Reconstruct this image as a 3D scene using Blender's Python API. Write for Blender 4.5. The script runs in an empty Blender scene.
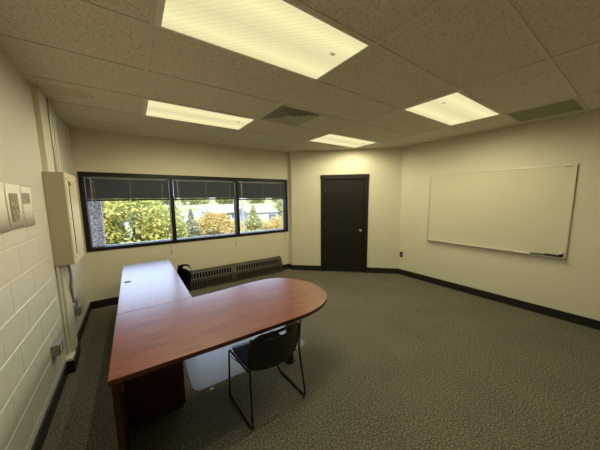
import bpy, bmesh, math, random
from mathutils import Vector, Matrix
random.seed(7)
SC = bpy.context.scene
COL = SC.collection
PI = math.pi

# ------------------------------------------------------------------ helpers
class MB:
    """collects shapes and links them as ONE mesh object"""
    def __init__(s): s.bm = bmesh.new()
    def box(s, x0, x1, y0, y1, z0, z1, bev=0.0, mat=None, seg=2):
        r = bmesh.ops.create_cube(s.bm, size=1.0); vs = r['verts']
        for v in vs:
            v.co = Vector(((x0+x1)/2+v.co.x*(x1-x0), (y0+y1)/2+v.co.y*(y1-y0), (z0+z1)/2+v.co.z*(z1-z0)))
        if bev:
            es = list({e for v in vs for e in v.link_edges})
            n0 = set(s.bm.verts) - set(vs)
            bmesh.ops.bevel(s.bm, geom=es, offset=bev, segments=seg, affect='EDGES', profile=.5)
            vs = [v for v in s.bm.verts if v not in n0]
        if mat is not None:
            for v in vs: v.co = mat @ v.co
        return s
    def cyl(s, a, b, r, seg=16, r2=None, cap=True):
        a, b = Vector(a), Vector(b); d = b-a
        R = d.to_track_quat('Z', 'Y').to_matrix().to_4x4(); R.translation = (a+b)/2
        bmesh.ops.create_cone(s.bm, cap_ends=cap, segments=seg, radius1=r, radius2=r if r2 is None else r2, depth=d.length, matrix=R)
        return s
    def ball(s, c, r, sx=1, sy=1, sz=1, seg=16):
        M = Matrix.Translation(c) @ Matrix.Diagonal((sx, sy, sz, 1))
        bmesh.ops.create_uvsphere(s.bm, u_segments=seg, v_segments=seg//2, radius=r, matrix=M); return s
    def prism(s, pts, z0, z1, bev=0.0, M=None):
        old = set(s.bm.verts)
        lo = [s.bm.verts.new((x, y, z0)) for x, y in pts]; hi = [s.bm.verts.new((x, y, z1)) for x, y in pts]
        n = len(pts)
        s.bm.faces.new(lo[::-1]); s.bm.faces.new(hi)
        for i in range(n): s.bm.faces.new((lo[i], lo[(i+1) % n], hi[(i+1) % n], hi[i]))
        if bev:
            es = [e for e in s.bm.edges if (e.verts[0] in hi and e.verts[1] in hi) or (e.verts[0] in lo and e.verts[1] in lo)]
            bmesh.ops.bevel(s.bm, geom=es, offset=bev, segments=2, affect='EDGES')
        if M is not None:
            for v in s.bm.verts:
                if v not in old: v.co = M @ v.co
        return s
    def tube(s, pts, r, seg=10, fillet=0.0):
        pts = [Vector(p) for p in pts]
        if fillet:
            q = [pts[0]]
            for i in range(1, len(pts)-1):
                a, b, c = pts[i-1], pts[i], pts[i+1]
                f = min(fillet, (a-b).length*.45, (c-b).length*.45)
                p0 = b+(a-b).normalized()*f; p2 = b+(c-b).normalized()*f
                for k in range(6):
                    t = k/5; q.append(p0*(1-t)**2+b*2*t*(1-t)+p2*t*t)
            q.append(pts[-1]); pts = q
        rings = []; up = Vector((.123, .31, .94)).normalized(); n = None
        for i, p in enumerate(pts):
            d = (pts[min(i+1, len(pts)-1)]-pts[max(i-1, 0)]).normalized()
            if n is None: n = d.cross(up).normalized()
            n = (n-d*n.dot(d)).normalized(); b = d.cross(n)
            rings.append([s.bm.verts.new(p+n*r*math.cos(2*PI*k/seg)+b*r*math.sin(2*PI*k/seg)) for k in range(seg)])
        for A, B in zip(rings, rings[1:]):
            for k in range(seg): s.bm.faces.new((A[k], A[(k+1) % seg], B[(k+1) % seg], B[k]))
        s.bm.faces.new(rings[0][::-1]); s.bm.faces.new(rings[-1]); return s
    def quad(s, a, b, c, d):
        s.bm.faces.new([s.bm.verts.new(p) for p in (a, b, c, d)]); return s
    def build(s, name, mat, parent=None, smooth=None, fix=True):
        if fix: bmesh.ops.recalc_face_normals(s.bm, faces=s.bm.faces)
        me = bpy.data.meshes.new(name); s.bm.to_mesh(me); s.bm.free()
        o = bpy.data.objects.new(name, me); COL.objects.link(o)
        me.materials.append(mat)
        if smooth:
            for p in me.polygons: p.use_smooth = True
            if smooth != 'all':
                me.set_sharp_from_angle(angle=math.radians(40))
        if parent: o.parent = parent
        return o

def thing(name, label, cat, loc=(0, 0, 0), rz=0, group=None):
    o = bpy.data.objects.new(name, None); COL.objects.link(o)
    o.empty_display_size = .1
    o.location = loc; o.rotation_euler = (0, 0, rz); o['label'] = label; o['category'] = cat
    if group: o['group'] = group
    return o
def tag(o, label, cat, group=None, kind=None):
    o['label'] = label; o['category'] = cat
    if group: o['group'] = group
    if kind: o['kind'] = kind
    return o
def struct(o, label=None):
    o['kind'] = 'structure'
    if label: o['label'] = label
    return o
def kids(o): return [c for c in list(COL.objects) if c.parent == o]
def copy_tree(o, parent=None):
    c = o.copy(); COL.objects.link(c)
    if parent: c.parent = parent
    for ch in kids(o): copy_tree(ch, c)
    return c

# ------------------------------------------------------------------ materials
def srgb(r, g, b):
    f = lambda c: (c/12.92 if c <= .04045 else ((c+.055)/1.055)**2.4)
    return (f(r/255), f(g/255), f(b/255), 1)
def mat(name, col, rough=.5, metal=0, spec=.5, noise=0, nscale=20, bump=0, bscale=200, coat=0, stretch=(1, 1, 1)):
    m = bpy.data.materials.new(name); m.use_nodes = True
    nt = m.node_tree; N = nt.nodes; L = nt.links; b = N['Principled BSDF']
    b.inputs['Base Color'].default_value = col; b.inputs['Roughness'].default_value = rough
    b.inputs['Metallic'].default_value = metal; b.inputs['Specular IOR Level'].default_value = spec
    b.inputs['Coat Weight'].default_value = coat; b.inputs['Coat Roughness'].default_value = .15
    tc = N.new('ShaderNodeTexCoord'); mp = N.new('ShaderNodeMapping'); mp.inputs['Scale'].default_value = stretch
    L.new(tc.outputs['Object'], mp.inputs['Vector'])
    n = N.new('ShaderNodeTexNoise'); n.inputs['Scale'].default_value = nscale; n.inputs['Detail'].default_value = 4
    L.new(mp.outputs[0], n.inputs['Vector'])
    mx = N.new('ShaderNodeMix'); mx.data_type = 'RGBA'
    a = max(noise, .02)
    mx.inputs['A'].default_value = tuple(c*(1-a) for c in col[:3])+(1,)
    mx.inputs['B'].default_value = tuple(min(1, c*(1+a)) for c in col[:3])+(1,)
    L.new(n.outputs['Fac'], mx.inputs['Factor']); L.new(mx.outputs['Result'], b.inputs['Base Color'])
    if bump:
        n2 = N.new('ShaderNodeTexNoise'); n2.inputs['Scale'].default_value = bscale; n2.inputs['Detail'].default_value = 3
        L.new(mp.outputs[0], n2.inputs['Vector'])
        bp = N.new('ShaderNodeBump'); bp.inputs['Strength'].default_value = bump; bp.inputs['Distance'].default_value = .003
        L.new(n2.outputs['Fac'], bp.inputs['Height']); L.new(bp.outputs[0], b.inputs['Normal'])
    return m
def ramp(N, stops):
    r = N.new('ShaderNodeValToRGB'); e = r.color_ramp.elements
    e[0].position, e[0].color = stops[0]; e[1].position, e[1].color = stops[-1]
    for p, c in stops[1:-1]:
        x = e.new(p); x.color = c
    return r

M = {}
M['wall'] = mat('painted_drywall', (.66, .615, .46, 1), .62, noise=.03, nscale=3, bump=.15, bscale=260)
M['block'] = mat('painted_block', (.66, .64, .56, 1), .42, noise=.03, nscale=6, bump=.35, bscale=90)
M['chase'] = mat('painted_chase', (.66, .62, .49, 1), .5, noise=.04, nscale=8)
M['base'] = mat('rubber_base', (.012, .011, .010, 1), .42, noise=.2, nscale=8)
M['tbar'] = mat('ceiling_tee', (.66, .62, .51, 1), .5)
M['frame_white'] = mat('fixture_frame', (.8, .78, .66, 1), .4)
M['window_frame'] = mat('dark_bronze_aluminium', (.009, .007, .006, 1), .4, noise=.1, spec=.35)
M['aluminium'] = mat('pale_aluminium', (.55, .60, .66, 1), .35, metal=.6)
M['blind'] = mat('charcoal_blind_slat', (.115, .12, .135, 1), .4)
M['blind_rail'] = mat('black_blind_rail', (.012, .012, .012, 1), .4)
M['cord'] = mat('pale_cord', (.6, .6, .6, 1), .7)
M['cord_dark'] = mat('brown_cord', (.12, .10, .07, 1), .7)
M['door'] = mat('dark_brown_door_paint', (.012, .008, .0055, 1), .5, spec=.3, noise=.12, nscale=5, bump=.1, bscale=60)
M['steel'] = mat('brushed_steel', (.62, .60, .56, 1), .28, metal=1)
M['hinge'] = mat('dull_hinge_steel', (.16, .13, .10, 1), .4, metal=.8)
M['plate'] = mat('brown_switch_plate', (.10, .085, .06, 1), .35)
M['plate_slot'] = mat('dark_slot', (.02, .018, .015, 1), .5)
M['heater'] = mat('dark_bronze_heater', (.062, .052, .037, 1), .45, noise=.1)
M['heater_dark'] = mat('heater_recess', (.003, .003, .003, 1), .8, spec=.05)
M['panel'] = mat('beige_panel_enamel', (.42, .37, .26, 1), .42, noise=.03)
M['panel_door'] = mat('cream_panel_trim', (.70, .65, .48, 1), .4, noise=.03)
M['panel_line'] = mat('dark_gap', (.03, .02, .015, 1), .5)
M['conduit'] = mat('grey_metal_conduit', (.34, .35, .36, 1), .35, metal=.6)
M['galv'] = mat('galvanised_box', (.30, .29, .26, 1), .4, metal=.5, noise=.2, nscale=40)
M['chair'] = mat('black_plastic_shell', (.006, .007, .007, 1), .25, spec=.4, bump=.08, bscale=300)
M['chair_frame'] = mat('black_enamel_rod', (.004, .004, .004, 1), .35, spec=.35)
M['wb_frame'] = mat('satin_aluminium_trim', (.60, .58, .50, 1), .35, metal=.4)
M['black'] = mat('black_plastic', (.015, .015, .015, 1), .4)
M['grey_plastic'] = mat('dark_grey_felt', (.06, .06, .055, 1), .8)
M['white_plastic'] = mat('white_plastic', (.8, .8, .76, 1), .4)
M['green'] = mat('grey_green_plastic', (.10, .12, .10, 1), .5)
M['concrete'] = mat('pale_concrete', (.25, .23, .19, 1), .8, noise=.1, nscale=.2)
M['roof_white'] = mat('white_roofing', (.33, .32, .30, 1), .7, noise=.05)
M['roof_tan'] = mat('tan_roofing', (.26, .225, .165, 1), .7, noise=.08)
M['wall_white'] = mat('white_siding', (.32, .325, .32, 1), .7)
M['dark_glass'] = mat('dark_window_glass', (.08, .10, .14, 1), .15)
M['pole'] = mat('pale_steel_pole', (.22, .23, .25, 1), .5)
M['bark'] = mat('tree_bark', (.16, .12, .09, 1), .9, noise=.3, nscale=8)

def wood(name, stretch):
    m = bpy.data.materials.new(name); m.use_nodes = True
    nt = m.node_tree; N = nt.nodes; L = nt.links; b = N['Principled BSDF']
    tc = N.new('ShaderNodeTexCoord'); mp = N.new('ShaderNodeMapping'); mp.inputs['Scale'].default_value = stretch
    L.new(tc.outputs['Object'], mp.inputs['Vector'])
    n = N.new('ShaderNodeTexNoise'); n.inputs['Scale'].default_value = 3.0; n.inputs['Detail'].default_value = 7; n.inputs['Roughness'].default_value = .62; n.inputs['Distortion'].default_value = .8
    L.new(mp.outputs[0], n.inputs['Vector'])
    r = ramp(N, [(.25, (.13, .026, .010, 1)), (.5, (.205, .048, .018, 1)), (.75, (.29, .080, .032, 1))])
    L.new(n.outputs['Fac'], r.inputs[0]); L.new(r.outputs[0], b.inputs['Base Color'])
    b.inputs['Coat Weight'].default_value = 1; b.inputs['Coat IOR'].default_value = 1.6; b.inputs['Coat Roughness'].default_value = .25; b.inputs['Specular IOR Level'].default_value = .6
    n2 = N.new('ShaderNodeTexNoise'); n2.inputs['Scale'].default_value = 60
    L.new(mp.outputs[0], n2.inputs['Vector'])
    mr = N.new('ShaderNodeMapRange'); mr.inputs['To Min'].default_value = .24; mr.inputs['To Max'].default_value = .36
    L.new(n.outputs['Fac'], mr.inputs['Value']); L.new(mr.outputs[0], b.inputs['Roughness'])
    bp = N.new('ShaderNodeBump'); bp.inputs['Strength'].default_value = .06; bp.inputs['Distance'].default_value = .002
    L.new(n2.outputs['Fac'], bp.inputs['Height']); L.new(bp.outputs[0], b.inputs['Normal'])
    return m
M['cherry_x'] = wood('cherry_laminate_long', (1.0, 7, 7))
M['cherry_y'] = wood('cherry_laminate_cross', (7, 1.0, 7))
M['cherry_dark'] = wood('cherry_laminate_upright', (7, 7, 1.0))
M['cherry_dark'] = mat('shade_darkened_cherry_panel', (.040, .009, .005, 1), .45, noise=.3, nscale=6, spec=.3, stretch=(6, 6, .6))  # dark cherry for the parts below the desktops, under-desk shade put into the colour
M['cherry_edge'] = mat('cherry_edge_band', (.085, .022, .010, 1), .35, noise=.15, nscale=12)

def carpet():
    m = bpy.data.materials.new('grey_brown_loop_carpet'); m.use_nodes = True
    nt = m.node_tree; N = nt.nodes; L = nt.links; b = N['Principled BSDF']
    tc = N.new('ShaderNodeTexCoord')
    v = N.new('ShaderNodeTexNoise'); v.inputs['Scale'].default_value = 85; v.inputs['Detail'].default_value = 5; v.inputs['Roughness'].default_value = .8
    L.new(tc.outputs['Object'], v.inputs['Vector'])
    n = N.new('ShaderNodeTexNoise'); n.inputs['Scale'].default_value = 2.0; n.inputs['Detail'].default_value = 3
    L.new(tc.outputs['Object'], n.inputs['Vector'])
    r = ramp(N, [(.39, (.050, .044, .032, 1)), (.5, (.144, .128, .092, 1)), (.61, (.33, .294, .218, 1))])
    L.new(v.outputs['Fac'], r.inputs[0])
    mx = N.new('ShaderNodeMix'); mx.data_type = 'RGBA'; mx.blend_type = 'MULTIPLY'; mx.inputs['Factor'].default_value = 1
    r2 = ramp(N, [(.3, (.86, .86, .86, 1)), (.7, (1, 1, 1, 1))]); L.new(n.outputs['Fac'], r2.inputs[0])
    L.new(r.outputs[0], mx.inputs['A']); L.new(r2.outputs[0], mx.inputs['B']); L.new(mx.outputs['Result'], b.inputs['Base Color'])
    b.inputs['Roughness'].default_value = .95; b.inputs['Specular IOR Level'].default_value = .15
    v2 = N.new('ShaderNodeTexVoronoi'); v2.inputs['Scale'].default_value = 150
    L.new(tc.outputs['Object'], v2.inputs['Vector'])
    bp = N.new('ShaderNodeBump'); bp.inputs['Strength'].default_value = .35; bp.inputs['Distance'].default_value = .004
    L.new(v2.outputs['Distance'], bp.inputs['Height']); L.new(bp.outputs[0], b.inputs['Normal'])
    return m
M['carpet'] = carpet()

def ceil_tile():
    m = bpy.data.materials.new('fissured_ceiling_tile'); m.use_nodes = True
    nt = m.node_tree; N = nt.nodes; L = nt.links; b = N['Principled BSDF']
    tc = N.new('ShaderNodeTexCoord')
    v = N.new('ShaderNodeTexNoise'); v.inputs['Scale'].default_value = 95; v.inputs['Detail'].default_value = 2.5; v.inputs['Roughness'].default_value = .6
    L.new(tc.outputs['Object'], v.inputs['Vector'])
    r = ramp(N, [(.33, (.42, .385, .30, 1)), (.43, (.68, .635, .52, 1)), (.6, (.74, .70, .58, 1))])
    L.new(v.outputs['Fac'], r.inputs[0])
    # brown water stain with a darker rim on the tile beside the chase
    sp = N.new('ShaderNodeVectorMath'); sp.operation = 'SUBTRACT'; sp.inputs[1].default_value = (-.44, 3.20, 2.6615)
    L.new(tc.outputs['Object'], sp.inputs[0])
    sc = N.new('ShaderNodeVectorMath'); sc.operation = 'MULTIPLY'; sc.inputs[1].default_value = (4.0, 7.5, 0)
    L.new(sp.outputs[0], sc.inputs[0])
    ln = N.new('ShaderNodeVectorMath'); ln.operation = 'LENGTH'; L.new(sc.outputs[0], ln.inputs[0])
    nn = N.new('ShaderNodeTexNoise'); nn.inputs['Scale'].default_value = 9; L.new(tc.outputs['Object'], nn.inputs['Vector'])
    ad = N.new('ShaderNodeMath'); ad.operation = 'ADD'; L.new(ln.outputs['Value'], ad.inputs[0]); L.new(nn.outputs['Fac'], ad.inputs[1])
    r3 = ramp(N, [(.0, (.95, .92, .86, 1)), (.86, (.90, .86, .78, 1)), (.97, (.78, .70, .57, 1)), (1.0, (1, 1, 1, 1))])
    mr = N.new('ShaderNodeMath'); mr.operation = 'MULTIPLY'; mr.inputs[1].default_value = .72
    L.new(ad.outputs[0], mr.inputs[0]); L.new(mr.outputs[0], r3.inputs[0])
    mx = N.new('ShaderNodeMix'); mx.data_type = 'RGBA'; mx.blend_type = 'MULTIPLY'; mx.inputs['Factor'].default_value = 1
    L.new(r.outputs[0], mx.inputs['A']); L.new(r3.outputs[0], mx.inputs['B']); L.new(mx.outputs['Result'], b.inputs['Base Color'])
    b.inputs['Roughness'].default_value = .9; b.inputs['Specular IOR Level'].default_value = .2
    bp = N.new('ShaderNodeBump'); bp.inputs['Strength'].default_value = .6; bp.inputs['Distance'].default_value = .004
    L.new(v.outputs['Fac'], bp.inputs['Height']); L.new(bp.outputs[0], b.inputs['Normal'])
    return m
M['tile'] = ceil_tile()

def diffuser():
    m = bpy.data.materials.new('lit_prismatic_diffuser'); m.use_nodes = True
    nt = m.node_tree; N = nt.nodes; L = nt.links; N.remove(N['Principled BSDF'])
    tc = N.new('ShaderNodeTexCoord'); sx = N.new('ShaderNodeSeparateXYZ'); L.new(tc.outputs['Object'], sx.inputs[0])
    # the tubes behind the lens show as two brighter bands along it (local y)
    ab = N.new('ShaderNodeMath'); ab.operation = 'ABSOLUTE'; L.new(sx.outputs['Y'], ab.inputs[0])
    r = ramp(N, [(.0, (.80, .80, .80, 1)), (.10, (.90, .90, .90, 1)), (.17, (1, 1, 1, 1)), (.30, (.80, .80, .80, 1))])
    L.new(ab.outputs[0], r.inputs[0])
    w = N.new('ShaderNodeTexWave'); w.inputs['Scale'].default_value = 14; w.inputs['Distortion'].default_value = 1.2; w.bands_direction = 'DIAGONAL'
    L.new(tc.outputs['Object'], w.inputs['Vector'])
    mr = N.new('ShaderNodeMapRange'); mr.inputs['To Min'].default_value = .95; mr.inputs['To Max'].default_value = 1.03; L.new(w.outputs['Fac'], mr.inputs['Value'])
    mu = N.new('ShaderNodeMath'); mu.operation = 'MULTIPLY'; L.new(r.outputs[0], mu.inputs[0]); L.new(mr.outputs[0], mu.inputs[1])
    st = N.new('ShaderNodeMath'); st.operation = 'MULTIPLY'; st.inputs[1].default_value = LENS; L.new(mu.outputs[0], st.inputs[0])
    e = N.new('ShaderNodeEmission'); e.inputs[0].default_value = (1, .945, .50, 1); L.new(st.outputs[0], e.inputs[1])
    L.new(e.outputs[0], N['Material Output'].inputs[0])
    return m
LENS = .97
M['diffuser'] = diffuser()

def glass():
    m = bpy.data.materials.new('window_glass'); m.use_nodes = True
    nt = m.node_tree; N = nt.nodes; L = nt.links; N.remove(N['Principled BSDF'])
    t = N.new('ShaderNodeBsdfTransparent'); t.inputs[0].default_value = (.93, .96, .95, 1)
    g = N.new('ShaderNodeBsdfGlossy'); g.inputs['Roughness'].default_value = .02
    f = N.new('ShaderNodeFresnel'); f.inputs[0].default_value = 1.45
    mx = N.new('ShaderNodeMixShader'); L.new(f.outputs[0], mx.inputs[0]); L.new(t.outputs[0], mx.inputs[1]); L.new(g.outputs[0], mx.inputs[2])
    L.new(mx.outputs[0], N['Material Output'].inputs[0]); return m
M['glass'] = glass()

def vinyl():
    m = bpy.data.materials.new('frosted_clear_vinyl'); m.use_nodes = True
    nt = m.node_tree; N = nt.nodes; L = nt.links; b = N['Principled BSDF']
    b.inputs['Base Color'].default_value = (.34, .39, .48, 1); b.inputs['Roughness'].default_value = .30
    b.inputs['Specular IOR Level'].default_value = .7; b.inputs['Coat Weight'].default_value = 1; b.inputs['Coat IOR'].default_value = 1.7; b.inputs['Coat Roughness'].default_value = .25
    tc = N.new('ShaderNodeTexCoord'); n = N.new('ShaderNodeTexNoise'); n.inputs['Scale'].default_value = 6; L.new(tc.outputs['Object'], n.inputs['Vector'])
    n2 = N.new('ShaderNodeTexVoronoi'); n2.inputs['Scale'].default_value = 120; L.new(tc.outputs['Object'], n2.inputs['Vector'])
    ad = N.new('ShaderNodeMath'); ad.operation = 'MULTIPLY_ADD'; ad.inputs[1].default_value = .12; L.new(n2.outputs['Distance'], ad.inputs[0]); L.new(n.outputs['Fac'], ad.inputs[2])
    bp = N.new('ShaderNodeBump'); bp.inputs['Strength'].default_value = .25; bp.inputs['Distance'].default_value = .01
    L.new(ad.outputs[0], bp.inputs['Height']); L.new(bp.outputs[0], b.inputs['Normal'])
    t = N.new('ShaderNodeBsdfTransparent'); mx = N.new('ShaderNodeMixShader'); mx.inputs[0].default_value = .52
    L.new(t.outputs[0], mx.inputs[1]); L.new(b.outputs[0], mx.inputs[2]); L.new(mx.outputs[0], N['Material Output'].inputs[0]); return m
M['vinyl'] = vinyl()

def wb():
    m = mat('whiteboard_surface', (.66, .62, .455, 1), .14, spec=.6, noise=.015, nscale=2); return m
M['wb'] = wb()

def photo_print(name, c1, c2, sc):
    m = bpy.data.materials.new(name); m.use_nodes = True
    nt = m.node_tree; N = nt.nodes; L = nt.links; b = N['Principled BSDF']
    tc = N.new('ShaderNodeTexCoord'); n = N.new('ShaderNodeTexNoise'); n.inputs['Scale'].default_value = sc; n.inputs['Detail'].default_value = 6
    L.new(tc.outputs['Object'], n.inputs['Vector'])
    r = ramp(N, [(.38, c1), (.62, c2)]); L.new(n.outputs['Fac'], r.inputs[0]); L.new(r.outputs[0], b.inputs['Base Color'])
    b.inputs['Roughness'].default_value = .6; return m
M['print_dark'] = photo_print('printed_picture', (.16, .15, .10, 1), (.42, .39, .28, 1), 45)
M['print_pale'] = photo_print('printed_photo', (.24, .23, .20, 1), (.46, .44, .36, 1), 35)
M['paper'] = mat('printer_paper', (.78, .76, .66, 1), .7)

def aggregate():
    m = bpy.data.materials.new('exposed_aggregate'); m.use_nodes = True
    nt = m.node_tree; N = nt.nodes; L = nt.links; b = N['Principled BSDF']
    tc = N.new('ShaderNodeTexCoord'); n = N.new('ShaderNodeTexVoronoi'); n.inputs['Scale'].default_value = 60
    L.new(tc.outputs['Object'], n.inputs['Vector'])
    r = ramp(N, [(.0, (.12, .09, .10, 1)), (.45, (.40, .34, .36, 1)), (1.0, (.80, .72, .74, 1))])
    sp = N.new('ShaderNodeSeparateColor'); L.new(n.outputs['Color'], sp.inputs[0]); L.new(sp.outputs[0], r.inputs[0]); L.new(r.outputs[0], b.inputs['Base Color'])
    b.inputs['Roughness'].default_value = .9
    bp = N.new('ShaderNodeBump'); bp.inputs['Strength'].default_value = .8; bp.inputs['Distance'].default_value = .01
    L.new(n.outputs['Distance'], bp.inputs['Height']); L.new(bp.outputs[0], b.inputs['Normal']); return m
M['aggregate'] = aggregate()

def leaf(name, c1, c2, c3):
    m = bpy.data.materials.new(name); m.use_nodes = True
    nt = m.node_tree; N = nt.nodes; L = nt.links; b = N['Principled BSDF']
    g = N.new('ShaderNodeNewGeometry'); r = ramp(N, [(.0, c1), (.5, c2), (1.0, c3)])
    L.new(g.outputs['Random Per Island'], r.inputs[0]); L.new(r.outputs[0], b.inputs['Base Color'])
    b.inputs['Roughness'].default_value = .6
    tr = N.new('ShaderNodeBsdfTranslucent'); L.new(r.outputs[0], tr.inputs[0])
    mx = N.new('ShaderNodeMixShader'); mx.inputs[0].default_value = .35
    L.new(b.outputs[0], mx.inputs[1]); L.new(tr.outputs[0], mx.inputs[2]); L.new(mx.outputs[0], N['Material Output'].inputs[0]); return m
M['leaf_yg'] = leaf('yellow_green_leaves', (0.190, 0.218, 0.046, 1), (0.392, 0.356, 0.074, 1), (0.506, 0.425, 0.129, 1))
M['leaf_or'] = leaf('golden_autumn_leaves', (0.316, 0.241, 0.055, 1), (0.506, 0.356, 0.092, 1), (0.557, 0.380, 0.156, 1))
M['leaf_gr'] = leaf('grey_green_needles', (0.164, 0.176, 0.094, 1), (0.266, 0.259, 0.140, 1), (0.379, 0.341, 0.196, 1))
M['leaf_lg'] = leaf('pale_green_leaves', (0.215, 0.242, 0.079, 1), (0.367, 0.352, 0.132, 1), (0.468, 0.407, 0.185, 1))
def grass():
    m = bpy.data.materials.new('yellowing_meadow'); m.use_nodes = True
    nt = m.node_tree; N = nt.nodes; L = nt.links; b = N['Principled BSDF']
    tc = N.new('ShaderNodeTexCoord'); n = N.new('ShaderNodeTexNoise'); n.inputs['Scale'].default_value = .05; n.inputs['Detail'].default_value = 6
    L.new(tc.outputs['Object'], n.inputs['Vector'])
    r = ramp(N, [(.35, (.20, .20, .06, 1)), (.5, (.28, .255, .09, 1)), (.68, (.34, .29, .15, 1))]); L.new(n.outputs['Fac'], r.inputs[0]); L.new(r.outputs[0], b.inputs['Base Color'])
    b.inputs['Roughness'].default_value = .95; return m
M['grass'] = grass()

# ------------------------------------------------------------------ room
XL, XR, YW, YB, H = -.6406, 4.6305, 4.7441, -1.35, 2.6615
DA = Vector((2.950, 4.610)); DB = Vector((4.6305, 2.985))      # the diagonal door wall runs from DA to DB
T = .20
outline = [(XL, YB), (XR, YB), (XR, DB.y), (DA.x, DA.y), (DA.x, YW), (XL, YW)]
struct(MB().prism([(XL-T, YB-T), (XR+T, YB-T), (XR+T, YW+T), (XL-T, YW+T)], -.15, 0).build('floor', M['carpet']), 'grey-brown loop carpet floor')

# ceiling: tiles set up into a grid of tees
GX0, GY0, CW, RW = .173, 1.135, 1.2192, .6096
cm = MB(); cm.box(XL-T, XR+T, YB-T, YW+T, H+.006, H+.16)
struct(cm.build('ceiling', M['tile']), 'suspended ceiling of fissured tiles')
tb = MB(); hw = .0125
xs = [GX0+CW*i for i in range(-1, 5)]; ys = [GY0+RW*j for j in range(-4, 6)]
for x in xs:
    if XL < x < XR:
        tb.box(x-hw, x+hw, YB, YW, H-.001, H+.012)
for y in ys:
    if YB < y < YW: tb.box(XL, XR, y-hw, y+hw, H+.0005, H+.012)
tb.box(GX0+CW+.6096-hw, GX0+CW+.6096+hw, GY0+2*RW, GY0+3*RW, H+.0002, H+.012)
# wall angle
tb.box(XL, XL+.02, YB, YW, H-.002, H+.012); tb.box(XR-.02, XR, YB, DB.y, H-.002, H+.012)
tb.box(XL, DA.x, YW-.02, YW, H-.002, H+.012)
struct(tb.build('trim_1', M['tbar']), 'painted tee grid of the suspended ceiling')

# right wall, rear wall
struct(MB().box(XR, XR+T, YB-T, DB.y+.02, 0, H+.006).build('wall_right', M['wall']), 'cream painted wall carrying the whiteboard')
struct(MB().box(XL-T, XR, YB-T, YB, 0, H+.006).build('wall_back', M['wall']))
# window wall with its opening
WX0, WX1, WZ0, WZ1 = -.585, 2.905, .900, 2.062
w = MB()
w.box(XL-T, WX0, YW, YW+T, 0, H+.006); w.box(WX1, DA.x+.001, YW, YW+T, 0, H+.006)
w.box(WX0, WX1, YW, YW+T, 0, WZ0); w.box(WX0, WX1, YW, YW+T, WZ1, H+.006)
struct(w.build('wall_window', M['wall']), 'cream painted wall around the long window')
struct(MB().prism([(DA.x, DA.y), (DA.x+.2, DA.y+.12), (DA.x+.2, YW+T), (DA.x, YW+T)], 0, H+.006).build('wall_step', M['wall']), 'short return beside the window')
# diagonal wall local frame
dv = (DB-DA); DL = dv.length; ang = math.atan2(dv.y, dv.x)
MD = Matrix.Translation((DA.x, DA.y, 0)) @ Matrix.Rotation(ang, 4, 'Z')   # local x along the wall, local -y into the room
D0, D1, DH = .742, 1.590, 2.055
w = MB()
w.box(0, D0-.02, 0, T, 0, H+.006, mat=MD); w.box(D1+.02, DL+.02, 0, T, 0, H+.006, mat=MD); w.box(D0-.02, D1+.02, 0, T, DH+.02, H+.006, mat=MD)
struct(w.build('wall_door', M['wall']), 'cream painted diagonal wall with the dark door')

# block wall on the left, blocks with tooled joints
bm = MB(); bm.box(XL-T, XL-.004, YB-T, YW+T, 0, H+.006)
def block(y0, y1, z0, z1, j, d):
    y0 = max(y0, YB); y1 = min(y1, YW); z0 = max(z0, 0); z1 = min(z1, H)
    if y1-y0 < .01 or z1-z0 < .01: return
    X0 = XL-d
    a = [(X0, y0, z0), (X0, y1, z0), (X0, y1, z1), (X0, y0, z1)]
    b = [(XL, y0+j, z0+j), (XL, y1-j, z0+j), (XL, y1-j, z1-j), (XL, y0+j, z1-j)]
    A = [bm.bm.verts.new(p) for p in a]; B = [bm.bm.verts.new(p) for p in b]
    bm.bm.faces.new(B)
    for i in range(4): bm.bm.faces.new((A[i], A[(i+1) % 4], B[(i+1) % 4], B[i]))
k = -1
z = .177-.2
while z < H:
    odd = k % 2
    y = 2.165-.4064*10+(.2032 if odd else 0)
    hi = z > 1.7
    while y < YW:
        block(y, y+.4064, z, z+.2, .0028 if hi else .0045, .0008 if hi else .0035); y += .4064
    z += .2; k += 1
struct(bm.build('wall_left', M['block']), 'cream painted concrete block wall')

# baseboards
BH = .117
def base(name, pts_fn): return struct(pts_fn.build(name, M['base']))
base('baseboard_left', MB().box(XL-.01, XL+.012, YB, 3.055, 0, BH, .003).box(XL-.01, XL+.012, 3.44, YW, 0, BH, .003))
base('baseboard_window', MB().box(XL+.012, DA.x-.012, YW-.012, YW+.01, 0, BH, .003).box(DA.x-.012, DA.x+.01, DA.y+.002, YW+.01, 0, BH, .003))
base('baseboard_door', MB().box(-.008, D0-.087, -.012, .01, 0, BH, .003, mat=MD).box(D1+.087, DL+.004, -.012, .01, 0, BH, .003, mat=MD))
base('baseboard_right', MB().box(XR-.012, XR+.01, YB, DB.y+.004, 0, BH, .003))
base('baseboard_back', MB().box(XL+.012, XR-.012, YB-.01, YB+.012, 0, BH, .003))
# chase on the left wall with its base
struct(MB().box(XL-.01, -.600, 3.175, 3.425, .0, H, .004).build('trim_2', M['chase']), 'painted boxed chase rising to the ceiling')
struct(MB().box(XL-.01, -.578, 3.055, 3.215, .001, BH+.003, .003).box(XL-.01, -.589, 3.2, 3.44, .001, BH, .002).build('trim_3', M['base']), 'black base boxed round the foot of the chase')
struct(MB().box(XL-.008, -.586, 3.065, 3.205, BH, BH+.028, .006).build('trim_4', M['chase']), 'cream sill on the boxed base')

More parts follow.
